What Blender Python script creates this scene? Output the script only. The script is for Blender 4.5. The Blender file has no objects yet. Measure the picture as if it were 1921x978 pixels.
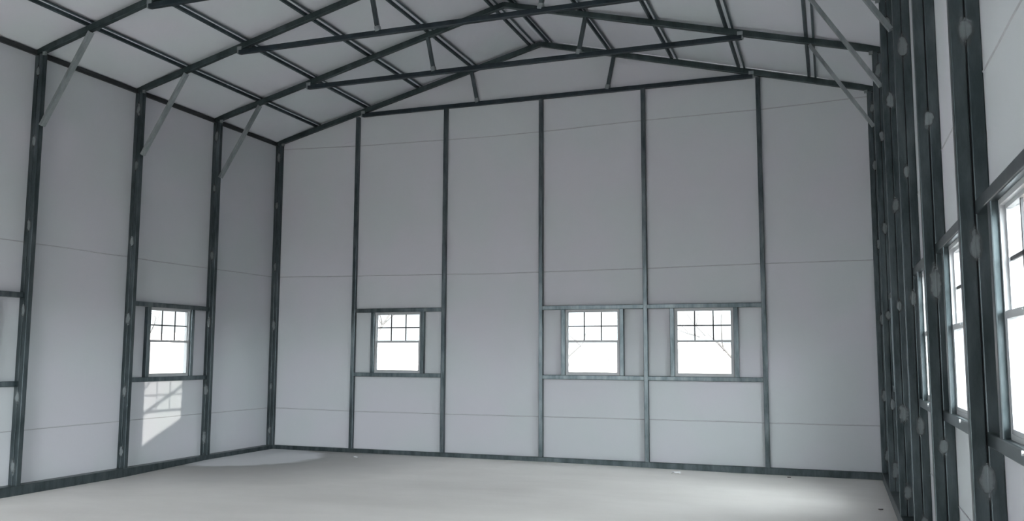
import bpy, bmesh, math, random
from mathutils import Vector, Matrix, noise
C = bpy.context.scene
COL = C.collection

# ------------------------------------------------------------------ camera
W = 9.144                      # inner width of the building
S = 1.5506                     # distance between two steel frames
F_PX, YAW, PITCH, ROLL = 1639.94, 0.3493, 0.1071, 0.0040
CAM = Vector((8.4846, -11.9792, 1.4991))
fw = Vector((-math.sin(YAW) * math.cos(PITCH), math.cos(YAW) * math.cos(PITCH), math.sin(PITCH)))
rt = fw.cross(Vector((0, 0, 1))).normalized()
up = rt.cross(fw)
rt, up = math.cos(ROLL) * rt + math.sin(ROLL) * up, -math.sin(ROLL) * rt + math.cos(ROLL) * up
cd = bpy.data.cameras.new('camera')
cam = bpy.data.objects.new('camera', cd)
COL.objects.link(cam)
cd.sensor_width = 36.0
cd.lens = F_PX / 1921.0 * 36.0
cd.clip_start, cd.clip_end = 0.05, 500
R3 = Matrix((rt, up, -fw)).transposed()
cam.matrix_world = Matrix.Translation(CAM) @ R3.to_4x4()
C.camera = cam

# ------------------------------------------------------------------ light
C.view_settings.view_transform = 'Standard'
C.view_settings.look = 'None'
C.view_settings.gamma = 1.0
C.view_settings.use_curve_mapping = False
C.view_settings.exposure = 0.0
SKY = 1.7                      # sky away from the sun
SIDE = 7.2                     # broad brightening towards the sun's side
GLOW = 63.0                    # glow around the veiled sun
SUN = 2.9
wd = bpy.data.worlds.new('overcast_sky')
C.world = wd
wd.use_nodes = True
bg = wd.node_tree.nodes['Background']
bg.inputs['Color'].default_value = (0.93, 0.975, 1.0, 1)
bg.inputs['Strength'].default_value = SKY
# the low sun stands behind thin cloud: the sky glows on its side
_n, _l = wd.node_tree.nodes, wd.node_tree.links
_tc = _n.new('ShaderNodeTexCoord')
_dt = _n.new('ShaderNodeVectorMath')
_dt.operation = 'DOT_PRODUCT'
_dt.inputs[1].default_value = Vector((0.76, -0.34, 0.55)).normalized()
_l.new(_tc.outputs['Generated'], _dt.inputs[0])
_cl = _n.new('ShaderNodeMath')
_cl.operation = 'MAXIMUM'
_cl.inputs[1].default_value = 0.0
_l.new(_dt.outputs['Value'], _cl.inputs[0])
_pw = _n.new('ShaderNodeMath')
_pw.operation = 'POWER'
_pw.inputs[1].default_value = 4.0
_l.new(_cl.outputs[0], _pw.inputs[0])
_mr = _n.new('ShaderNodeMath')
_mr.operation = 'MULTIPLY_ADD'
_mr.inputs[1].default_value = GLOW
_d2 = _n.new('ShaderNodeVectorMath')
_d2.operation = 'DOT_PRODUCT'
_d2.inputs[1].default_value = Vector((0.45, -0.87, 0.20)).normalized()
_l.new(_tc.outputs['Generated'], _d2.inputs[0])
_h2 = _n.new('ShaderNodeMath')
_h2.operation = 'MULTIPLY_ADD'
_h2.inputs[1].default_value = 0.5
_h2.inputs[2].default_value = 0.5
_l.new(_d2.outputs['Value'], _h2.inputs[0])
_p2 = _n.new('ShaderNodeMath')
_p2.operation = 'POWER'
_p2.inputs[1].default_value = 2.0
_l.new(_h2.outputs[0], _p2.inputs[0])
_m2 = _n.new('ShaderNodeMath')
_m2.operation = 'MULTIPLY_ADD'
_m2.inputs[1].default_value = SIDE
_m2.inputs[2].default_value = SKY
_l.new(_p2.outputs[0], _m2.inputs[0])
_l.new(_m2.outputs[0], _mr.inputs[2])
_l.new(_pw.outputs[0], _mr.inputs[0])
_l.new(_mr.outputs[0], bg.inputs['Strength'])
sl = bpy.data.lights.new('low_sun', 'SUN')
sl.energy = SUN
sl.angle = math.radians(0.25)
sl.color = (1.0, 0.93, 0.84)
sun = bpy.data.objects.new('low_sun', sl)
COL.objects.link(sun)
sun_dir = Vector((-1.0, -0.004, -0.102))          # the way the light travels
sun.rotation_euler = sun_dir.to_track_quat('-Z', 'Y').to_euler()
sun.location = (25, -2, 6)
C.cycles.max_bounces = 14
C.cycles.diffuse_bounces = 9
C.cycles.glossy_bounces = 5
C.cycles.transparent_max_bounces = 12
C.cycles.use_denoising = True
C.cycles.sample_clamp_indirect = 12.0


def portal(name, loc, sx, sy, nrm):
    """daylight opening: guides the sampling of the sky, gives no light of its own"""
    l = bpy.data.lights.new(name, 'AREA')
    l.shape = 'RECTANGLE'
    l.size, l.size_y = sx, sy
    l.cycles.is_portal = True
    o = bpy.data.objects.new(name, l)
    COL.objects.link(o)
    o.location = loc
    o.rotation_euler = Vector(nrm).to_track_quat('-Z', 'Z').to_euler()


# ------------------------------------------------------------------ materials
def nt(name):
    m = bpy.data.materials.new(name)
    m.use_nodes = True
    n = m.node_tree.nodes
    return m, n, m.node_tree.links, n['Principled BSDF']


def steel(name, lo, hi, rough=0.42, metal=0.55, scale=7.0, seed=0.0, streak=(1, 1, 0.25)):
    """galvanised steel: mottled zinc with faint streaks"""
    m, n, L, b = nt(name)
    tc = n.new('ShaderNodeTexCoord')
    mp = n.new('ShaderNodeMapping')
    mp.inputs['Scale'].default_value = streak
    mp.inputs['Location'].default_value = (seed, seed * 1.7, seed * .3)
    geo = n.new('ShaderNodeNewGeometry')
    L.new(geo.outputs['Position'], mp.inputs['Vector'])
    n1 = n.new('ShaderNodeTexNoise')
    n1.inputs['Scale'].default_value = scale
    n1.inputs['Detail'].default_value = 6
    n1.inputs['Roughness'].default_value = 0.65
    L.new(mp.outputs['Vector'], n1.inputs['Vector'])
    cr = n.new('ShaderNodeValToRGB')
    cr.color_ramp.elements[0].position = 0.36
    cr.color_ramp.elements[0].color = (*lo, 1)
    cr.color_ramp.elements[1].position = 0.68
    cr.color_ramp.elements[1].color = (*hi, 1)
    L.new(n1.outputs['Fac'], cr.inputs['Fac'])
    L.new(cr.outputs['Color'], b.inputs['Base Color'])
    b.inputs['Metallic'].default_value = metal
    mr = n.new('ShaderNodeMapRange')
    mr.inputs['To Min'].default_value = rough - 0.08
    mr.inputs['To Max'].default_value = rough + 0.12
    L.new(n1.outputs['Fac'], mr.inputs['Value'])
    L.new(mr.outputs['Result'], b.inputs['Roughness'])
    return m


def plain(name, col, rough=0.5, metal=0.0, var=0.06, scale=12.0, bump=0.0):
    m, n, L, b = nt(name)
    geo = n.new('ShaderNodeNewGeometry')
    n1 = n.new('ShaderNodeTexNoise')
    n1.inputs['Scale'].default_value = scale
    n1.inputs['Detail'].default_value = 5
    L.new(geo.outputs['Position'], n1.inputs['Vector'])
    cr = n.new('ShaderNodeValToRGB')
    cr.color_ramp.elements[0].position = 0.3
    cr.color_ramp.elements[1].position = 0.7
    cr.color_ramp.elements[0].color = tuple(c * (1 - var) for c in col) + (1,)
    cr.color_ramp.elements[1].color = tuple(min(1, c * (1 + var)) for c in col) + (1,)
    L.new(n1.outputs['Fac'], cr.inputs['Fac'])
    L.new(cr.outputs['Color'], b.inputs['Base Color'])
    b.inputs['Roughness'].default_value = rough
    b.inputs['Metallic'].default_value = metal
    if bump:
        bp = n.new('ShaderNodeBump')
        bp.inputs['Strength'].default_value = bump
        bp.inputs['Distance'].default_value = 0.02
        L.new(n1.outputs['Fac'], bp.inputs['Height'])
        L.new(bp.outputs['Normal'], b.inputs['Normal'])
    return m


def insulation(name, col):
    """white vinyl-faced insulation: faint cool / warm patches and soft creases"""
    m, n, L, b = nt(name)
    geo = n.new('ShaderNodeNewGeometry')
    n1 = n.new('ShaderNodeTexNoise')
    n1.inputs['Scale'].default_value = 0.9
    n1.inputs['Detail'].default_value = 2
    L.new(geo.outputs['Position'], n1.inputs['Vector'])
    cr = n.new('ShaderNodeValToRGB')
    e = cr.color_ramp.elements
    e[0].position, e[1].position = 0.38, 0.62
    e[0].color = (col[0] * .975, col[1] * 1.0, col[2] * 1.0, 1)
    e[1].color = (col[0] * 1.02, col[1] * .99, col[2] * 1.03, 1)
    L.new(n1.outputs['Fac'], cr.inputs['Fac'])
    L.new(cr.outputs['Color'], b.inputs['Base Color'])
    b.inputs['Roughness'].default_value = 0.62
    b.inputs['Specular IOR Level'].default_value = 0.3
    mp = n.new('ShaderNodeMapping')
    mp.inputs['Scale'].default_value = (1.0, 1.0, 0.6)
    L.new(geo.outputs['Position'], mp.inputs['Vector'])
    n2 = n.new('ShaderNodeTexNoise')
    n2.inputs['Scale'].default_value = 2.6
    n2.inputs['Detail'].default_value = 4
    L.new(mp.outputs['Vector'], n2.inputs['Vector'])
    bp = n.new('ShaderNodeBump')
    bp.inputs['Strength'].default_value = 0.25
    bp.inputs['Distance'].default_value = 0.03
    L.new(n2.outputs['Fac'], bp.inputs['Height'])
    L.new(bp.outputs['Normal'], b.inputs['Normal'])
    return m


def concrete():
    m, n, L, b = nt('pale_concrete')
    geo = n.new('ShaderNodeNewGeometry')
    n1 = n.new('ShaderNodeTexNoise')
    n1.inputs['Scale'].default_value = 0.8
    n1.inputs['Detail'].default_value = 7
    n1.inputs['Roughness'].default_value = 0.6
    mp = n.new('ShaderNodeMapping')
    mp.inputs['Scale'].default_value = (0.7, 1.5, 1)
    L.new(geo.outputs['Position'], mp.inputs['Vector'])
    L.new(mp.outputs['Vector'], n1.inputs['Vector'])
    cr = n.new('ShaderNodeValToRGB')
    e = cr.color_ramp.elements
    e[0].position, e[1].position = 0.3, 0.72
    e[0].color = (0.775, 0.745, 0.71, 1)
    e[1].color = (0.89, 0.86, 0.825, 1)
    L.new(n1.outputs['Fac'], cr.inputs['Fac'])
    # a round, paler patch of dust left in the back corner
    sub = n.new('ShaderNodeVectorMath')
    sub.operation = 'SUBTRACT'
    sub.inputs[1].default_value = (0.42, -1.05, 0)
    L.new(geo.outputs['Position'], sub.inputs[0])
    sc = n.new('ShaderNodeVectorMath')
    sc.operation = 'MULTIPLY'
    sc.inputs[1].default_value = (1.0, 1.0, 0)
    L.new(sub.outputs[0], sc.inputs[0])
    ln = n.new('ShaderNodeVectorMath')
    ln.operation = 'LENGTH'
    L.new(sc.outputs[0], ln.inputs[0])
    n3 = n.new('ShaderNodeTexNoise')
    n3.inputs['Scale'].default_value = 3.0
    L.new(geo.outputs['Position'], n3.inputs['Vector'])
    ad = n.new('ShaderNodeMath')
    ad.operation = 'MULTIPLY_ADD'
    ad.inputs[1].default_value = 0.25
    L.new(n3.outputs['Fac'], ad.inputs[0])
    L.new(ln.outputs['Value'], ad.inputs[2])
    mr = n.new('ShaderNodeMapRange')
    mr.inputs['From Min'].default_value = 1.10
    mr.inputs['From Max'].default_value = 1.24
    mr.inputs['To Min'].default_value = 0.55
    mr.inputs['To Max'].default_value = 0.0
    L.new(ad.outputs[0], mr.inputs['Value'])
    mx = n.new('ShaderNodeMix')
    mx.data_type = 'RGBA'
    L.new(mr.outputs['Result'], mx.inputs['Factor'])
    # base colour darker around it, fading out with an uneven edge
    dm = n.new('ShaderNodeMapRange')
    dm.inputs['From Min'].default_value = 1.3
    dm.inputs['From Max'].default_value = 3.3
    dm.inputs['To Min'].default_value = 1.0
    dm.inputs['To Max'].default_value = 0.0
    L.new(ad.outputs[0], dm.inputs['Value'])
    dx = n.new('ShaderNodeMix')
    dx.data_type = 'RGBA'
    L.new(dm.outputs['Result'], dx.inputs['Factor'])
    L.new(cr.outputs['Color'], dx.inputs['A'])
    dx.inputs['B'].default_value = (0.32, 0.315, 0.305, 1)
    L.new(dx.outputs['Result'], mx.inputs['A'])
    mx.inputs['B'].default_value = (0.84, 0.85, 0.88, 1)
    L.new(mx.outputs['Result'], b.inputs['Base Color'])
    b.inputs['Roughness'].default_value = 0.58
    b.inputs['Specular IOR Level'].default_value = 0.6
    n2 = n.new('ShaderNodeTexNoise')
    n2.inputs['Scale'].default_value = 9
    n2.inputs['Detail'].default_value = 8
    L.new(geo.outputs['Position'], n2.inputs['Vector'])
    bp = n.new('ShaderNodeBump')
    bp.inputs['Strength'].default_value = 0.3
    bp.inputs['Distance'].default_value = 0.01
    L.new(n2.outputs['Fac'], bp.inputs['Height'])
    L.new(bp.outputs['Normal'], b.inputs['Normal'])
    return m


def glass():
    m = bpy.data.materials.new('clear_window_glass')
    m.use_nodes = True
    n, L = m.node_tree.nodes, m.node_tree.links
    n.clear()
    out = n.new('ShaderNodeOutputMaterial')
    mx = n.new('ShaderNodeMixShader')
    tr = n.new('ShaderNodeBsdfTransparent')
    tr.inputs['Color'].default_value = (0.93, 0.95, 0.95, 1)
    gl = n.new('ShaderNodeBsdfGlossy')
    gl.inputs['Roughness'].default_value = 0.02
    lw = n.new('ShaderNodeLayerWeight')
    lw.inputs['Blend'].default_value = 0.5
    pw = n.new('ShaderNodeMath')
    pw.operation = 'POWER'
    pw.inputs[1].default_value = 5.0
    L.new(lw.outputs['Facing'], pw.inputs[0])
    fr = n.new('ShaderNodeMapRange')
    fr.inputs['To Min'].default_value = 0.04
    fr.inputs['To Max'].default_value = 0.7
    L.new(pw.outputs[0], fr.inputs['Value'])
    L.new(fr.outputs[0], mx.inputs[0])
    L.new(tr.outputs[0], mx.inputs[1])
    L.new(gl.outputs[0], mx.inputs[2])
    L.new(mx.outputs[0], out.inputs[0])
    return m


M_STEEL = steel('galvanised_tube', (0.040, 0.057, 0.061), (0.105, 0.130, 0.138), rough=0.36, metal=0.68, scale=9)
M_POST = steel('galvanised_wall_tube', (0.060, 0.080, 0.086), (0.15, 0.18, 0.19), rough=0.30, metal=0.9, scale=10, seed=3.1)
M_ROOF_STEEL = steel('galvanised_roof_tube', (0.025, 0.040, 0.042), (0.058, 0.080, 0.082), seed=5.2)
M_CHORD = steel('dark_blue_grey_tube', (0.009, 0.018, 0.024), (0.022, 0.036, 0.046), metal=0.35, seed=8.0)
M_PURLIN = steel('galvanised_channel', (0.040, 0.062, 0.070), (0.09, 0.122, 0.134), seed=9.3)
M_BRACE = steel('bright_zinc_channel', (0.20, 0.23, 0.235), (0.34, 0.375, 0.38), rough=0.45, metal=0.5, seed=1.3)
M_WELD = plain('zinc_paint', (0.17, 0.195, 0.20), rough=0.7, var=0.15, scale=25, bump=0.4)
def zinc_smear():
    m, n, L, b = nt('zinc_paint_smear')
    tc = n.new('ShaderNodeTexCoord')
    mp = n.new('ShaderNodeMapping')
    mp.inputs['Location'].default_value = (-1, 0, -1)
    mp.inputs['Scale'].default_value = (2, 0, 2)
    L.new(tc.outputs['Generated'], mp.inputs['Vector'])
    ln = n.new('ShaderNodeVectorMath')
    ln.operation = 'LENGTH'
    L.new(mp.outputs['Vector'], ln.inputs[0])
    geo = n.new('ShaderNodeNewGeometry')
    n1 = n.new('ShaderNodeTexNoise')
    n1.inputs['Scale'].default_value = 22
    n1.inputs['Detail'].default_value = 4
    L.new(geo.outputs['Position'], n1.inputs['Vector'])
    ad = n.new('ShaderNodeMath')
    ad.operation = 'MULTIPLY_ADD'
    ad.inputs[1].default_value = 0.9
    L.new(n1.outputs['Fac'], ad.inputs[0])
    L.new(ln.outputs['Value'], ad.inputs[2])
    mr = n.new('ShaderNodeMapRange')
    mr.interpolation_type = 'SMOOTHSTEP'
    mr.inputs['From Min'].default_value = 0.76
    mr.inputs['From Max'].default_value = 1.38
    L.new(ad.outputs[0], mr.inputs['Value'])
    b.inputs['Base Color'].default_value = (0.15, 0.173, 0.179, 1)
    b.inputs['Roughness'].default_value = 0.7
    tr = n.new('ShaderNodeBsdfTransparent')
    mx = n.new('ShaderNodeMixShader')
    L.new(mr.outputs['Result'], mx.inputs[0])
    L.new(b.outputs[0], mx.inputs[1])
    L.new(tr.outputs[0], mx.inputs[2])
    L.new(mx.outputs[0], n['Material Output'].inputs[0])
    return m


M_SMEAR = zinc_smear()
M_GAP = plain('shadowed_joint', (0.012, 0.014, 0.015), rough=0.8)
M_TRIM = plain('black_eave_strip', (0.020, 0.024, 0.026), rough=0.7)
M_WALL = insulation('white_insulation', (0.55, 0.57, 0.585))
M_ROOF = insulation('white_roof_insulation', (0.60, 0.625, 0.64))
M_SEAM = plain('grey_seam', (0.42, 0.43, 0.45), rough=0.7)  # grey joins the fold's own tone and a painted shadow line
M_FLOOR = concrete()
M_SKIN = plain('outer_sheet_metal', (0.55, 0.56, 0.57), rough=0.5, metal=0.3)
M_VINYL = plain('white_vinyl', (0.40, 0.42, 0.43), rough=0.35, var=0.02)
M_MUNTIN = plain('grey_grille_bar', (0.05, 0.052, 0.055), rough=0.6, var=0.02)
M_GLASS = glass()
M_GROUND = plain('dry_winter_ground', (0.135, 0.105, 0.095), rough=0.95, var=0.35, scale=0.8)
M_BRUSH = plain('brown_brush', (0.17, 0.135, 0.125), rough=0.95, var=0.4, scale=0.9)
M_BARK = plain('grey_bark', (0.045, 0.040, 0.037), rough=0.95, var=0.3, scale=6)
M_SUN_MASK = plain('sun_mask_brown', (0.16, 0.12, 0.09), rough=1.0, var=0.3, scale=3, bump=0.6)
M_PAPER = plain('white_paper', (0.85, 0.86, 0.87), rough=0.6)
M_CHIP = plain('dark_chip', (0.06, 0.055, 0.05), rough=0.8)

# ------------------------------------------------------------------ mesh helpers
ORG = {}


class MB:
    def __init__(self):
        self.v, self.f = [], []

    def add(self, vs, fs):
        k = len(self.v)
        self.v += [Vector(p) for p in vs]
        self.f += [tuple(i + k for i in f) for f in fs]

    def box(self, lo, hi):
        x0, y0, z0 = [min(a, b) for a, b in zip(lo, hi)]
        x1, y1, z1 = [max(a, b) for a, b in zip(lo, hi)]
        self.add([(x0, y0, z0), (x1, y0, z0), (x1, y1, z0), (x0, y1, z0), (x0, y0, z1), (x1, y0, z1), (x1, y1, z1), (x0, y1, z1)],
                 [(0, 3, 2, 1), (4, 5, 6, 7), (0, 1, 5, 4), (1, 2, 6, 5), (2, 3, 7, 6), (3, 0, 4, 7)])

    def prism(self, prof, p0, p1, side, cap=True):
        """sweep a closed 2D profile (a along `side`, b along the third axis) from p0 to p1"""
        p0, p1 = Vector(p0), Vector(p1)
        d = (p1 - p0).normalized()
        a = Vector(side)
        a = (a - a.dot(d) * d).normalized()
        b = d.cross(a)
        n = len(prof)
        vs = [p0 + a * x + b * y for x, y in prof] + [p1 + a * x + b * y for x, y in prof]
        fs = [(i, (i + 1) % n, n + (i + 1) % n, n + i) for i in range(n)]
        if cap:
            fs += [tuple(reversed(range(n))), tuple(range(n, 2 * n))]
        self.add(vs, fs)

    def tube(self, p0, p1, w, h, side, r=0.006):
        prof = []
        for cx, cy, a0 in ((w / 2 - r, h / 2 - r, 0), (-w / 2 + r, h / 2 - r, 90), (-w / 2 + r, -h / 2 + r, 180), (w / 2 - r, -h / 2 + r, 270)):
            for k in range(3):
                t = math.radians(a0 + 45 * k)
                prof.append((cx + r * math.cos(t), cy + r * math.sin(t)))
        self.prism(prof, p0, p1, side)

    def open_strip(self, prof, p0, p1, side, th):
        """sweep an open polyline profile with thickness th (cold-formed channel)"""
        n = len(prof)
        off = []
        for i, (x, y) in enumerate(prof):
            a = prof[max(0, i - 1)]
            c = prof[min(n - 1, i + 1)]
            dx, dy = c[0] - a[0], c[1] - a[1]
            l = math.hypot(dx, dy)
            off.append((x - dy / l * th, y + dx / l * th))
        self.prism(list(prof) + off[::-1], p0, p1, side)

    def build(self, name, mat, parent=None, origin=None, smooth=False):
        me = bpy.data.meshes.new(name)
        lo = [min(p[k] for p in self.v) for k in range(3)]
        hi = [max(p[k] for p in self.v) for k in range(3)]
        o_ = Vector(origin) if origin is not None else Vector(((lo[0] + hi[0]) / 2, (lo[1] + hi[1]) / 2, lo[2]))
        me.from_pydata([p - o_ for p in self.v], [], self.f)
        me.materials.append(mat)
        bm = bmesh.new()
        bm.from_mesh(me)
        bmesh.ops.recalc_face_normals(bm, faces=bm.faces)
        bm.to_mesh(me)
        bm.free()
        if smooth:
            for p in me.polygons:
                p.use_smooth = True
        ob = bpy.data.objects.new(name, me)
        COL.objects.link(ob)
        ORG[ob.name] = o_
        if parent is not None:
            ob.parent = parent
            ob.location = o_ - ORG[parent.name]
        else:
            ob.location = o_
        return ob


def tag(o, label=None, cat=None, group=None, kind=None):
    if label:
        o['label'] = label
    if cat:
        o['category'] = cat
    if group:
        o['group'] = group
    if kind:
        o['kind'] = kind
    return o


def empty(name, loc):
    o = bpy.data.objects.new(name, None)
    COL.objects.link(o)
    o.location = loc
    o.empty_display_size = 0.1
    ORG[o.name] = Vector(loc)
    return o


# ------------------------------------------------------------------ building numbers
T = 0.060                       # steel tube
Y_FRONT = -9 * S
SLOPE = 0.253
def rc(x):                      # centre line of the rafters
    return 4.928 + SLOPE * (W / 2 - abs(x - W / 2))
def roof_z(x):                  # underside of the roof insulation
    d = W / 2 - abs(x - W / 2)
    z = 4.928 + SLOPE * d + 0.038 + 0.036
    if d < 0.79:                # the sheet is drawn down to the eave
        z -= 0.050 * (1 - d / 0.79)
    return z
ZH0, ZH1 = 2.105, 2.165         # window header tube
ZS0, ZS1 = 1.125, 1.185         # window sill tube
BACK_UP = 0.028                 # the back wall's window frames sit a little higher
POSTS = [1.521, 3.050, 4.580, 6.093, 7.663]

# windows: (wall, centre along the wall)
def mid(i):
    return -(i + 0.5) * S - 0.03
WIN_BACK = [(POSTS[0] + POSTS[1]) / 2, (POSTS[2] + POSTS[3]) / 2, (POSTS[3] + POSTS[4]) / 2]
WIN_LEFT = [mid(1), mid(3)]
WIN_RIGHT = [mid(1), mid(3), mid(4), mid(5)]
HALF = 0.392                    # half of a window opening

# ------------------------------------------------------------------ shell
def mapper(wall):
    """(along, outward from the inner wall face, z) -> world"""
    if wall == 'back':
        return lambda u, v, z: Vector((u, v, z))
    if wall == 'left':
        return lambda u, v, z: Vector((-v, u, z))
    if wall == 'right':
        return lambda u, v, z: Vector((W + v, u, z))
    return lambda u, v, z: Vector((u, Y_FRONT - v, z))


def wall(name, side, u0, u1, top, holes, th=0.035, label=None):
    """a wall panel with rectangular openings; `top` is a function of u"""
    mp = mapper(side)
    mb = MB()
    us = {u0, u1}
    for h in holes:
        us |= {h[0], h[1]}
    if side in ('back', 'front'):
        us |= {W / 2, 0.79, W - 0.79}
    us = sorted(us)
    zs = sorted({0.0} | {h[2] for h in holes} | {h[3] for h in holes})
    for a, b in zip(us, us[1:]):
        zz = zs + [None]
        for z0, z1 in zip(zz, zz[1:]):
            mid_u = (a + b) / 2
            mid_z = (z0 + (z1 if z1 is not None else z0 + .1)) / 2
            if any(h[0] < mid_u < h[1] and h[2] < mid_z < h[3] for h in holes):
                continue
            za, zb = (z1, z1) if z1 is not None else (top(a), top(b))
            for v in (0, th):
                mb.add([mp(a, v, z0), mp(b, v, z0), mp(b, v, zb), mp(a, v, za)], [(0, 1, 2, 3)])
    for h in holes:
        a, b, z0, z1 = h
        for q in (((a, z0), (b, z0)), ((b, z0), (b, z1)), ((b, z1), (a, z1)), ((a, z1), (a, z0))):
            (ua, za), (ub, zb) = q
            mb.add([mp(ua, 0, za), mp(ub, 0, zb), mp(ub, th, zb), mp(ua, th, za)], [(0, 1, 2, 3)])
    ob = mb.build(name, M_WALL, origin=mp((u0 + u1) / 2, 0, 0))
    # outer faces and the lining share one thin wall: fix normals are not needed for a closed look
    return tag(ob, label, 'wall', kind='structure')


def hole(u, upz=0.0):
    return (u - HALF, u + HALF, ZS1 + upz, ZH0 + upz)


w_back = wall('wall_back', 'back', 0, W, lambda x: roof_z(x) - (0.007 if x > W / 2 + .01 else 0.0), [hole(u, BACK_UP) for u in WIN_BACK],
              label='white insulated gable end wall at the far end with three windows')
w_left = wall('wall_left', 'left', Y_FRONT, 0, lambda y: roof_z(0), [hole(u) for u in WIN_LEFT],
              label='white insulated long side wall on the left with sunlight patch')
w_right = wall('wall_right', 'right', Y_FRONT, 0, lambda y: roof_z(W), [hole(u) for u in WIN_RIGHT],
               label='white insulated long side wall on the right with bright windows')
DOORS = [(0.8, 5.4, 0.0, 3.2)]
w_front = wall('wall_front', 'front', 0, W, lambda x: roof_z(x), DOORS,
               label='front gable end wall with a wide open door bay')

def floor_z(x, y):
    # the slab dips a little towards the side walls
    l = max(0, 1 - x / 2.6) ** 1.5 * 0.050 * max(0, min(1, (-1.6 - y) / 1.6))
    r = max(0, min(1, (x - 4.8) / 2.5)) * 0.026 + max(0, (x - 7.5) / 1.6) * 0.02 * max(0, min(1, -y / 2.5))
    return -l - r


fl = MB()
nx, ny = 48, 70
vs, fs = [], []
for k in (0, 1):
    for i in range(nx + 1):
        for j in range(ny + 1):
            x, y = -0.05 + (W + 0.1) * i / nx, Y_FRONT - 0.05 + (0.085 - Y_FRONT) * j / ny
            vs.append((x, y, floor_z(x, y) if k == 0 else -0.2))
q = (nx + 1) * (ny + 1)
for i in range(nx):
    for j in range(ny):
        a = i * (ny + 1) + j
        fs.append((a, a + 1, a + ny + 2, a + ny + 1))
        fs.append((q + a, q + a + ny + 1, q + a + ny + 2, q + a + 1))
for i in range(nx):
    for j in (0, ny):
        a = i * (ny + 1) + j
        fs.append((a, a + ny + 1, q + a + ny + 1, q + a))
for j in range(ny):
    for i in (0, nx):
        a = i * (ny + 1) + j
        fs.append((a, a + 1, q + a + 1, q + a))
fl.add(vs, fs)
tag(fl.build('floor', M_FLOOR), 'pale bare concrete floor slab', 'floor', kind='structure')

ce = MB()
xs = [-0.035, 0, 0.79, W / 2, W - 0.79, W, W + 0.035]
for a, b in zip(xs, xs[1:]):
    A, B = min(max(a, 0), W), min(max(b, 0), W)
    vs = []
    for y in (Y_FRONT - 0.03, 0.02):
        vs += [(a, y, roof_z(A)), (b, y, roof_z(B)), (b, y, roof_z(B) + 0.06), (a, y, roof_z(A) + 0.06)]
    ce.add(vs, [(0, 1, 5, 4), (3, 2, 6, 7), (0, 1, 2, 3), (4, 5, 6, 7)])
tag(ce.build('ceiling', M_ROOF), 'white insulated underside of the pitched roof', 'ceiling', kind='structure')

for side, x0, x1, n in (('left', 0.0, 0.035, 1), ('right', W - 0.035, W, 2)):
    tb = MB()
    tb.box((x0, Y_FRONT, 4.893), (x1, -0.0, 4.948))  # plain black strip where the wall top meets the roof
    tag(tb.build('trim_%d' % n, M_TRIM), 'black closure strip along the %s eave' % side, 'trim', kind='structure')

# seams: soft welts where two sheets of insulation lap
def welt(parent, side, pts, rad=0.006):
    mp = mapper(side)
    mb = MB()
    prof = [(-rad, 0.0), (-rad * .7, -rad * .55), (0, -rad * .8), (rad * .7, -rad * .55), (rad, 0.0)]
    n = len(prof)
    vs, fs = [], []
    for u, z in pts:
        for a, b in prof:
            vs.append(mp(u, b, z + a))
    for i in range(len(pts) - 1):
        for k in range(n - 1):
            fs.append((i * n + k, i * n + k + 1, (i + 1) * n + k + 1, (i + 1) * n + k))
    mb.add(vs, fs)
    mb.build('seam', M_SEAM, parent, smooth=True)


def wavy(pts, u0, u1, seed, amp=0.004, n=70):
    out = []
    for i in range(n + 1):
        u = u0 + (u1 - u0) * i / n
        for (a, za), (b, zb) in zip(pts, pts[1:]):
            if a <= u <= b:
                t = (u - a) / (b - a)
                z = za + (zb - za) * t
                break
        out.append((u, z + amp * noise.noise((u * 2.3, seed, 0.3))))
    return out


welt(w_back, 'back', wavy([(0, .636), (1.58, .62), (3.6, .618), (6, .626), (W, .627)], 0, W, 1), .007)
welt(w_back, 'back', wavy([(0, 2.735), (1.52, 2.712), (3.02, 2.696), (3.6, 2.682), (4.55, 2.685), (6.06, 2.694), (7.66, 2.71), (W, 2.717)], 0, W, 2), .007)
welt(w_back, 'back', wavy([(0, 4.84), (1.47, 4.79), (3, 4.765), (3.6, 4.758), (4.83, 4.767), (6.08, 4.799), (7.7, 4.808), (W, 4.856)], 0, W, 3), .007)
def crease(parent, pts):
    mb = MB()
    for (u0, z0), (u1, z1) in zip(pts, pts[1:]):
        mb.tube((u0, .002, z0), (u1, .002, z1), .008, .008, (0, 1, 0), r=.003)
    mb.build('crease', M_WALL, parent)


crease(w_back, [(1.22, 4.832), (1.33, 4.862), (1.46, 4.884)])
crease(w_back, [(1.58, 4.892), (1.72, 4.905), (1.88, 4.916)])
crease(w_back, [(0.72, 3.630), (0.90, 3.615), (1.15, 3.612)])
for wl, side in ((w_left, 'left'), (w_right, 'right')):
    welt(wl, side, wavy([(Y_FRONT, .63), (-3, .64), (0, .636)], Y_FRONT, 0, 4, n=110))
    welt(wl, side, wavy([(Y_FRONT, 2.72), (-5, 2.735), (-2.4, 2.725), (0, 2.735)], Y_FRONT, 0, 5, n=110))

# ------------------------------------------------------------------ outside ground
gm = MB()
gm.box((-150, -150, -0.6), (160, 220, -0.16))
tag(gm.build('ground', M_GROUND), 'dry winter ground outside the windows', 'ground', kind='structure')

# portals: the door bays and the windows
for a, b, z0, z1 in DOORS:
    portal('door_daylight', ((a + b) / 2, Y_FRONT - 0.05, (z0 + z1) / 2), b - a, z1 - z0, (0, 1, 0))

# ------------------------------------------------------------------ steel frames
rng = random.Random(4)
WELD_Z = [0.285, 0.99, 1.95, 2.92, 3.91, 4.69]


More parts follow.
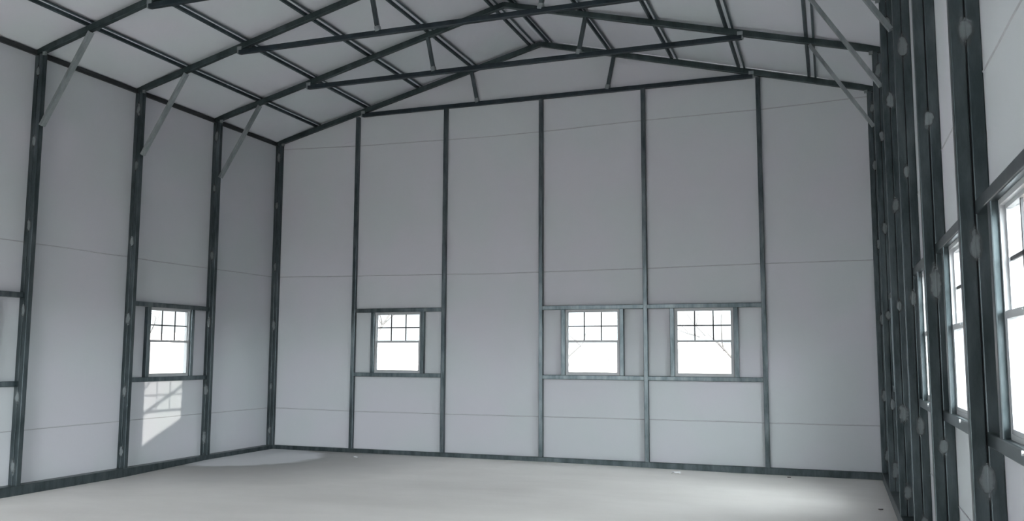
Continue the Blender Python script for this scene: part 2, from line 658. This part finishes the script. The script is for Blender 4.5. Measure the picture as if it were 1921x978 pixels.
def weld_patch(parent, c, face, along, w, h, seed, th=0.002):
    """a dab of zinc paint over a weld bead: an irregular, domed, thin blob lying on `face`"""
    r = random.Random(seed)
    n = 18
    fa = Vector(face).normalized()
    al = Vector(along).normalized()
    sd = fa.cross(al)
    c = Vector(c)
    rad = [1 + 0.45 * noise.noise((math.cos(2 * math.pi * k / n) * 1.6, math.sin(2 * math.pi * k / n) * 1.6, seed * 7.3)) for k in range(n)]
    vs, fs = [], []
    for ring, (q, hh) in enumerate(((1.0, 0.0), (0.9, th * .8), (0.5, th))):
        for k in range(n):
            t = 2 * math.pi * k / n
            vs.append(c + sd * (w / 2 * q * rad[k] * math.cos(t)) + al * (h / 2 * q * rad[k] * math.sin(t)) + fa * hh)
    vs.append(c + fa * th * 1.05)
    for ring in range(2):
        for k in range(n):
            fs.append((ring * n + k, ring * n + (k + 1) % n, (ring + 1) * n + (k + 1) % n, (ring + 1) * n + k))
    for k in range(n):
        fs.append((2 * n + k, 2 * n + (k + 1) % n, 3 * n))
    mb = MB()
    mb.add(vs, fs)
    # the bead itself
    mb.tube(c - al * h * .38, c + al * h * .38, 0.009, 0.006, sd, r=0.002)
    mb.build('weld_patch', M_SMEAR, parent)


def make_frame(i, label, braces=True):
    yf, yb = -i * S - T, -i * S            # near and far faces of the tubes
    yc = (yf + yb) / 2
    root = empty('steel_frame', (W / 2, yc, 0.06))
    tag(root, label, 'steel frame', 'welded steel frames along the building')
    g = 0.0035                              # the joint between the paired tubes
    for side in (0, 1):
        sx = (lambda x: x) if side == 0 else (lambda x: W - x)
        mb = MB()
        for k in (0, 1):
            x = 0.03 + 0.0605 * k + (g if k else 0) * 1.0
            top = 4.893 + SLOPE * (x - 0.03) - 0.002
            mb.tube((sx(x), yc, T), (sx(x), yc, top), T - 0.002, T, (1, 0, 0), r=0.005)
        leg = mb.build('leg', M_STEEL, root)
        jb = MB()
        jb.box((sx(0.0580), yf + .009, T + .001), (sx(0.0665), yb - .009, 4.885))  # near-black filler, puts the shade of the gap into colour
        jb.build('joint', M_GAP, leg)
        for z in WELD_Z:
            big = rng.uniform(.85, 1.25)
            weld_patch(leg, (sx(0.0615 + rng.uniform(-.006, .006)), yf, z + rng.uniform(-.02, .02)), (0, -1, 0), (0, 0, 1), 0.085 * big, 0.20 * big, i * 40 + side * 11 + z)
        rf = MB()
        rf.tube((sx(0.0), yc, rc(0)), (sx(W / 2 + .004), yc, rc(W / 2) + .001), T, 0.073, (0, 1, 0), r=0.006)
        raft = rf.build('rafter', M_ROOF_STEEL, root)
        pl = MB()
        pl.box((sx(0.115), yf - .004, 4.885), (sx(0.155), yf + .02, 4.925))
        tag(pl.build('weld_plate', M_WELD, raft), 'small pale weld plate')
        wb = MB()
        a = Vector((sx(3.466), yc, rc(3.466) - 0.028))
        b = Vector((sx(3.563), yc, 5.302))
        wb.tube(a, b, 0.05, 0.05, (0, 1, 0), r=0.006)
        web = wb.build('web_post', M_STEEL, root)
        wp = MB()
        d = (a - b).normalized()
        wp.tube(b + d * 0.055, b - d * 0.012, 0.062, 0.066, (0, 1, 0), r=0.012)
        tag(wp.build('end_bracket', M_BRACE, web), 'pale zinc bracket at the foot')
        if braces:
            a = Vector((sx(0.80), yc, rc(0.80) - 0.055))
            b = Vector((sx(0.150), yc, 4.055))
            kb = MB()
            # U channel, open towards the corner it stiffens
            d = (b - a).normalized()
            nrm = Vector((0, 1, 0)).cross(d)
            if nrm.z < 0:
                nrm = -nrm
            q = 1 if (d.cross(Vector((0, 1, 0)))).dot(nrm) > 0 else -1
            pr = [(-.029, .034 * q), (-.029, 0), (.029, 0), (.029, .034 * q)]
            kb.open_strip(pr, a, b, (0, 1, 0), 0.003)
            tag(kb.build('knee_brace', M_BRACE, root), 'bright zinc diagonal knee brace')
    ch = MB()
    ch.tube((1.605, yc, 5.274), (W - 1.605 + .06, yc, 5.274), T, T, (0, 1, 0), r=0.006)
    chord = ch.build('tie_beam', M_CHORD, root)
    for x in (1.600, W - 1.545):
        ep = MB()
        s_ = 1 if x > 2 else -1
        ep.tube((x, yc, 5.274), (x + s_ * 0.018, yc, 5.274), T * .96, T * .96, (0, 1, 0), r=0.012)
        ep.box((x - s_ * 0.05, yf - .006, 5.29), (x + s_ * .015, yf + .006, 5.335))
        tag(ep.build('end_cap', M_BRACE, chord), 'pale zinc end plate')
    return root


FRAME_LABELS = ['dark steel frame without braces standing flat against the far end wall',
                'braced steel frame next to the far end wall frame',
                'braced steel frame third from the far end wall, left leg beside left window',
                'braced steel frame fourth from the far end, its left leg at the picture edge',
                'steel frame whose right leg stands between the two smaller right windows',
                'steel frame whose wide right leg stands left of the largest window',
                'steel frame on the near side of the largest right window']
for i in range(7):
    make_frame(i, FRAME_LABELS[i], braces=i > 0)

# ------------------------------------------------------------------ end wall posts, rails
POST_LABEL = ['slim steel post on the end wall, left of the lone end wall window',
              'slim steel post on the end wall, right of the lone end wall window',
              'slim steel post in the middle of the end wall under the roof ridge',
              'slim steel post on the end wall between the paired windows',
              'slim steel post on the end wall, right of the paired windows']
for k, x in enumerate(POSTS):
    mb = MB()
    top = min(5.244, rc(x) - 0.038)
    mb.tube((x, -T / 2, T), (x, -T / 2, top), T, T, (1, 0, 0), r=0.006)
    tag(mb.build('wall_post', M_POST), POST_LABEL[k], 'post', 'posts on the end wall')

for nm, lo, hi, lab in (('left', (0.0, Y_FRONT, 0), (0.124, 0.0, 0), 'dark steel base rail along the foot of the left wall'),
                        ('right', (W - 0.124, Y_FRONT, 0), (W, 0.0, 0), 'dark steel base rail along the foot of the right wall')):
    mb = MB()
    xm = (lo[0] + hi[0]) / 2
    mb.tube((xm, lo[1] + .002, 0.0), (xm, -0.0, 0.0), 0.124, 0.12, (1, 0, 0), r=0.006)
    tag(mb.build('base_rail', M_STEEL), lab, 'rail', 'steel base rails on the floor')
mb = MB()
mb.tube((0.125, -T / 2, 0.014), (W - 0.125, -T / 2, 0.014), T, T + .032, (0, 1, 0), r=0.006)
tag(mb.build('base_rail', M_STEEL), 'dark steel base rail along the foot of the far end wall', 'rail', 'steel base rails on the floor')

# ------------------------------------------------------------------ roof purlins (hat channels)
def purlin(x, label):
    s = 1 if x < W / 2 else -1
    n = Vector((-s * SLOPE, 0, 1)).normalized()
    base = Vector((x, 0, rc(x))) + n * 0.0385
    prof = [(-.058, 0), (-.032, 0), (-.022, .034), (.022, .034), (.032, 0), (.058, 0)]
    t = n.cross(Vector((0, 1, 0)))
    mb = MB()
    p0 = base + Vector((0, Y_FRONT + .01, 0))
    p1 = base + Vector((0, -0.002, 0))
    d = (p1 - p0).normalized()
    b = d.cross(t)
    q = 1 if b.dot(n) > 0 else -1
    mb.open_strip([(a, c * q) for a, c in prof], p0, p1, t, 0.0025 * q)
    o = mb.build('roof_purlin', M_PURLIN)
    tag(o, label, 'purlin', 'hat channel purlins under the roof')


ORD = ['lowest steel purlin on the %s roof slope, nearest the %s eave',
       'second steel purlin up from the eave on the %s roof slope',
       'third steel purlin up from the eave on the %s roof slope',
       'fourth steel purlin up from the eave on the %s roof slope',
       'topmost steel purlin on the %s roof slope beside the ridge']
for nm in ('left', 'right'):
    for k in range(5):
        d = 0.795 + 0.907 * k
        if k == 4:
            d = W / 2 - 0.125
        lab = ORD[k]
        purlin(d if nm == 'left' else W - d, lab % ((nm, nm) if lab.count('%s') == 2 else nm))

# ------------------------------------------------------------------ windows and their rough framing
def bar(mb, mp, u0, u1, v0, v1, z0, z1):
    mb.box(mp(u0, v0, z0), mp(u1, v1, z1))


wn = [0]


def window(side, u, label, flabel, clear, upz=0.0):
    mp = mapper(side)
    z0, z1 = ZS1 + upz, ZH0 + upz
    a, b = u - HALF, u + HALF
    wn[0] += 1
    # ---- rough framing: header, sill and two jamb studs
    root = empty('window_framing', mp(u, -T / 2, ZS0 + upz))
    tag(root, flabel, 'window framing', 'steel framing around the windows')
    hor = (0, 0, 1)
    inn = Vector(mp(0, -1, 0)) - Vector(mp(0, 0, 0))
    for nm, z in (('header_rail', (ZH0 + ZH1) / 2 + upz), ('sill_rail', (ZS0 + ZS1) / 2 + upz)):
        mb = MB()
        mb.tube(mp(clear[0], -T / 2, z), mp(clear[1], -T / 2, z), T, T, (0, 0, 1), r=0.006)
        rail = mb.build(nm, M_POST, root)
        if nm == 'sill_rail' and side == 'right':
            sb = MB()
            pts8 = [(.009 * math.cos(k * math.pi / 4), .009 * math.sin(k * math.pi / 4)) for k in range(8)]
            sb.prism(pts8, mp(u, -T - .001, z + .018), mp(u, -T - .007, z + .018), (0, 0, 1))
            tag(sb.build('screw_head', M_PAPER, rail), 'white screw head')
    for uu in (a - T / 2, b + T / 2):
        mb = MB()
        mb.tube(mp(uu, -T / 2, z0), mp(uu, -T / 2, z1), T, T, inn, r=0.006)
        mb.build('jamb_stud', M_POST, root)
    # ---- the vinyl single-hung window
    mb = MB()
    e = 0.022
    bar(mb, mp, a, a + e, -.030, .045, z0, z1)
    bar(mb, mp, b - e, b, -.030, .045, z0, z1)
    bar(mb, mp, a + e, b - e, -.030, .045, z1 - e, z1)
    bar(mb, mp, a + e, b - e, -.030, .045, z0, z0 + e)
    # outer nailing flange
    for q in ((a - .03, a, z0 - .03, z1 + .03), (b, b + .03, z0 - .03, z1 + .03), (a, b, z1, z1 + .03), (a, b, z0 - .03, z0)):
        bar(mb, mp, q[0], q[1], .036, .045, q[2], q[3])
    win = mb.build('window_%d' % wn[0], M_VINYL)
    tag(win, label, 'window', kind='structure')
    zm = z0 + (z1 - z0) * 0.515               # meeting rail
    ai, bi = a + e, b - e
    # fixed top sash (outer track) with a grille of six lites
    f = 0.016
    sb = MB()
    bar(sb, mp, ai, ai + f, -.010, .012, zm - .012, z1 - e)
    bar(sb, mp, bi - f, bi, -.010, .012, zm - .012, z1 - e)
    bar(sb, mp, ai + f, bi - f, -.010, .012, z1 - e - f, z1 - e)
    bar(sb, mp, ai + f, bi - f, -.010, .012, zm - .012, zm + .012)
    ts = sb.build('top_sash', M_VINYL, win)
    gb = MB()
    bar(gb, mp, ai + f, bi - f, -.001, .002, zm + .012, z1 - e - f)
    gb.build('glass_pane', M_GLASS, ts)
    mu = MB()
    for k in (1, 2):
        uu = ai + (bi - ai) * k / 3
        bar(mu, mp, uu - .008, uu + .008, -.004, .005, zm + .012, z1 - e - f)
    zz = (zm + z1 - e) / 2
    bar(mu, mp, ai + f, bi - f, -.004, .005, zz - .008, zz + .008)
    mu.build('grille', M_MUNTIN, ts)
    # sliding bottom sash (inner track)
    sb = MB()
    g = 0.020
    bar(sb, mp, ai, ai + g, -.028, -.011, z0 + e, zm + .014)
    bar(sb, mp, bi - g, bi, -.028, -.011, z0 + e, zm + .014)
    bar(sb, mp, ai + g, bi - g, -.028, -.011, zm - .016, zm + .014)
    bar(sb, mp, ai + g, bi - g, -.028, -.011, z0 + e, z0 + e + .020)
    bs = sb.build('bottom_sash', M_VINYL, win)
    gb = MB()
    bar(gb, mp, ai + g, bi - g, -.021, -.018, z0 + e + .020, zm - .016)
    gb.build('glass_pane', M_GLASS, bs)
    lk = MB()
    bar(lk, mp, u - .025, u + .025, -.036, -.028, zm - .004, zm + .010)
    bar(lk, mp, u - .008, u + .022, -.042, -.036, zm - .001, zm + .007)
    lk.build('sash_lock', M_VINYL, bs)
    n_in = Vector(mp(0, -1, 0)) - Vector(mp(0, 0, 0))
    portal('window_daylight', mp(u, .06, (z0 + z1) / 2), *((2 * HALF, z1 - z0)), n_in)


BK = ['small white framed window alone on the left half of the end wall',
      'left of the two paired white framed windows on the end wall',
      'right of the two paired white framed windows on the end wall']
BF = ['steel framing around the lone left window of the end wall',
      'steel framing around the left of the paired end wall windows',
      'steel framing around the right of the paired end wall windows']
for k, (u, (p, q)) in enumerate(zip(WIN_BACK, ((0, 1), (2, 3), (3, 4)))):
    window('back', u, BK[k], BF[k], (POSTS[p] + T / 2, POSTS[q] - T / 2), BACK_UP)
def bay(i):
    return (-(i + 1) * S + .001, -i * S - T - .004)
window('left', WIN_LEFT[0], 'white framed window in the left wall above the sunlight patch', 'steel framing around the left wall window above the sunlight patch', bay(1))
window('left', WIN_LEFT[1], 'left wall window at the picture edge nearest the viewer', 'steel header and sill at the left picture edge', bay(3))
RK = ['narrow sliver of window in the right wall nearest the end wall',
      'narrow window in the right wall, farthest of the three clear ones',
      'middle of the three clear right wall windows',
      'largest, nearest window in the right wall at the picture edge']
RF = ['steel framing around the hidden right wall window nearest the end wall',
      'steel framing around the farthest of three clear right wall windows',
      'steel framing around the middle right wall window',
      'steel framing around the largest right wall window']
for k, (u, i) in enumerate(zip(WIN_RIGHT, (1, 3, 4, 5))):
    window('right', u, RK[k], RF[k], bay(i))

# ------------------------------------------------------------------ outside: bare trees, brush, an added mound
def bare_tree(loc, h, seed, label, lean=(0, 0), limbs=()):
    r = random.Random(seed)
    mb = MB()

    def limb(p, d, length, rad, depth):
        n = 4
        pts = [p]
        for k in range(n):
            d = (d + Vector((r.uniform(-.16, .16), r.uniform(-.16, .16), r.uniform(-.05, .10)))).normalized()
            pts.append(pts[-1] + d * length / n)
        m = 6 if depth > 2 else 4
        vs, fs = [], []
        for k, q in enumerate(pts):
            rr = rad * (1 - 0.55 * k / n)
            ax = (pts[min(k + 1, n)] - pts[max(k - 1, 0)]).normalized()
            s = ax.cross(Vector((.3, .9, .1))).normalized()
            t = ax.cross(s)
            for j in range(m):
                an = 2 * math.pi * j / m
                vs.append(q + (s * math.cos(an) + t * math.sin(an)) * rr)
        for k in range(n):
            for j in range(m):
                fs.append((k * m + j, k * m + (j + 1) % m, (k + 1) * m + (j + 1) % m, (k + 1) * m + j))
        fs.append(tuple(range(n * m, (n + 1) * m)))
        mb.add(vs, fs)
        if depth == 0:
            return
        for c in range(r.choice((2, 3, 3))):
            k = r.choice((2, 3, 4))
            an = r.uniform(0, 2 * math.pi)
            out = Vector((math.cos(an), math.sin(an), r.uniform(.0, .7)))
            limb(pts[k], (d * .6 + out * .75).normalized(), length * r.uniform(.55, .75), rad * (1 - .55 * k / n) * .62, depth - 1)

    for q0, q1, rr in limbs:
        q0, q1 = Vector(q0), Vector(q1)
        limb(q0, (q1 - q0).normalized(), (q1 - q0).length, rr, 0)
    limb(Vector(loc), Vector((lean[0], lean[1], 1)).normalized(), h * .38, h * .017, 5)
    o = mb.build('bare_tree', M_BARK, origin=loc)
    tag(o, label, 'tree', 'leafless trees outside')


bare_tree((-5.5, 13, -.17), 7, 3, 'leafless tree beyond the lone left end wall window')
bare_tree((.4, 12, -.17), 8, 8, 'leafless tree beyond the left of the paired windows', lean=(-.2, 0),
          limbs=(((.42, 12, .5), (1.80, 12, 1.80), .045), ((1.80, 12, 1.78), (1.44, 12, 2.20), .032), ((1.86, 12, 1.74), (2.05, 12, 2.15), .022),
                 ((2.60, 12, -.17), (2.62, 12, 1.35), .030), ((2.62, 12, 1.33), (2.52, 12, 1.62), .014), ((2.62, 12, 1.33), (2.72, 12, 1.60), .014)))
bare_tree((7.3, 11, -.17), 8, 21, 'leafless tree beyond the right of the paired windows', lean=(.2, 0),
          limbs=(((7.25, 11, .3), (5.45, 11, 2.02), .045), ((5.45, 11, 2.00), (4.92, 11, 2.54), .034), ((5.20, 11, 2.24), (5.32, 11, 2.60), .022),
                 ((5.30, 11, 1.98), (4.70, 11, 2.12), .030), ((5.05, 11, 2.04), (4.75, 11, 2.36), .020), ((5.9, 11, 1.60), (5.86, 11, 2.55), .020)))
bare_tree((-13, 10.9, -.17), 7, 5, 'leafless tree beyond the left wall window')

# brushy rise far behind the building
def brush(name, x0, x1, y, h, seed, label, axis='x'):
    mb = MB()
    n, m = 90, 8
    vs, fs = [], []
    for i in range(n + 1):
        for j in range(m + 1):
            u = x0 + (x1 - x0) * i / n
            v = j / m
            z = -0.2 + h * math.sin(math.pi * v) * (0.75 + 0.5 * noise.noise((u * .12, v * 2, seed))) + 0.7 * math.sin(math.pi * v) * noise.noise((u * .8, v * 5, seed))
            w = y + (v - .5) * 16
            vs.append((u, w, z) if axis == 'x' else (w, u, z))
    for i in range(n):
        for j in range(m):
            a = i * (m + 1) + j
            fs.append((a, a + 1, a + m + 2, a + m + 1))
    mb.add(vs, fs)
    tag(mb.build(name, M_BRUSH, smooth=True), label, 'hill', kind='structure')


brush('hill', -70, 60, 60, 3.2, 2, 'brushy brown rise beyond the end wall windows')
brush('hill', -40, 70, -52, 4.4, 6, 'brushy brown rise beyond the left wall window', axis='y')

# unseen mound added beside the right wall: its slope cuts the low sun
mb = MB()
n = 26
vs, fs = [], []
for i in range(n + 1):
    for j in range(n + 1):
        x, y = 10.3 + 2.3 * i / n, -4.2 + 7.4 * j / n
        ridge = 1.484 + 0.415 * (y + 2.66)
        a = max(0.0, 1 - abs((x - 11.45) / 1.1) ** 1.6)
        b_ = max(0.0, min(1, (y + 4.2) / 0.9)) * max(0.0, min(1, (3.2 - y) / 1.6))
        z = -.17 + max(0.0, ridge + .17) * a * b_ + 0.03 * noise.noise((x * 3, y * 3, 1)) * a * b_
        vs.append((x, y, z))
for i in range(n):
    for j in range(n):
        a = i * (n + 1) + j
        fs.append((a, a + 1, a + n + 2, a + n + 1))
mb.add(vs, fs)
tag(mb.build('sun_mask', M_SUN_MASK, smooth=True), 'unseen brown mound added outside the right wall to cut the sun', 'sun mask')
bare_tree((12.9, -4.7, -.17), 5, 30, 'unseen leafless tree outside the right wall, shading the sun patch', lean=(.3, -.3),
          limbs=(((12.9, -4.6, 1.27), (12.9, -1.0, 2.71), .040), ((12.9, -3.1, 1.97), (12.9, -1.9, 2.90), .022)))  # out-of-view tree, limbs placed to cast shadows in the sun patch

# ------------------------------------------------------------------ crumbs on the floor
def scrap(x, y, w, seed, mat, name, label, cat):
    r = random.Random(seed)
    mb = MB()
    n = 4
    vs, fs = [], []
    for i in range(n + 1):
        for j in range(n + 1):
            vs.append((x + w * (i / n - .5) * (1 + .2 * r.random()), y + w * .55 * (j / n - .5) * (1 + .3 * r.random()), floor_z(x, y) + .004 + r.random() * w * .3))
    for i in range(n):
        for j in range(n):
            a = i * (n + 1) + j
            fs.append((a, a + 1, a + n + 2, a + n + 1))
    mb.add(vs, fs)
    k = len(mb.v)
    mb.add([v - Vector((0, 0, .002)) for v in mb.v[:k]], [tuple(reversed(f)) for f in mb.f])
    tag(mb.build(name, mat), label, cat)


scrap(6.556, -.506, .10, 3, M_PAPER, 'paper_scrap', 'crumpled white paper scrap on the floor below the right paired window', 'paper scrap')
scrap(1.95, -.62, .06, 4, M_PAPER, 'paper_scrap', 'tiny white paper scrap on the floor near the back left corner', 'paper scrap')
scrap(7.93, -.281, .035, 5, M_CHIP, 'wood_chip', 'small dark chip on the floor by the end wall base rail', 'chip')
scrap(8.895, -2.272, .04, 6, M_CHIP, 'wood_chip', 'small dark chip on the floor beside the right base rail', 'chip')
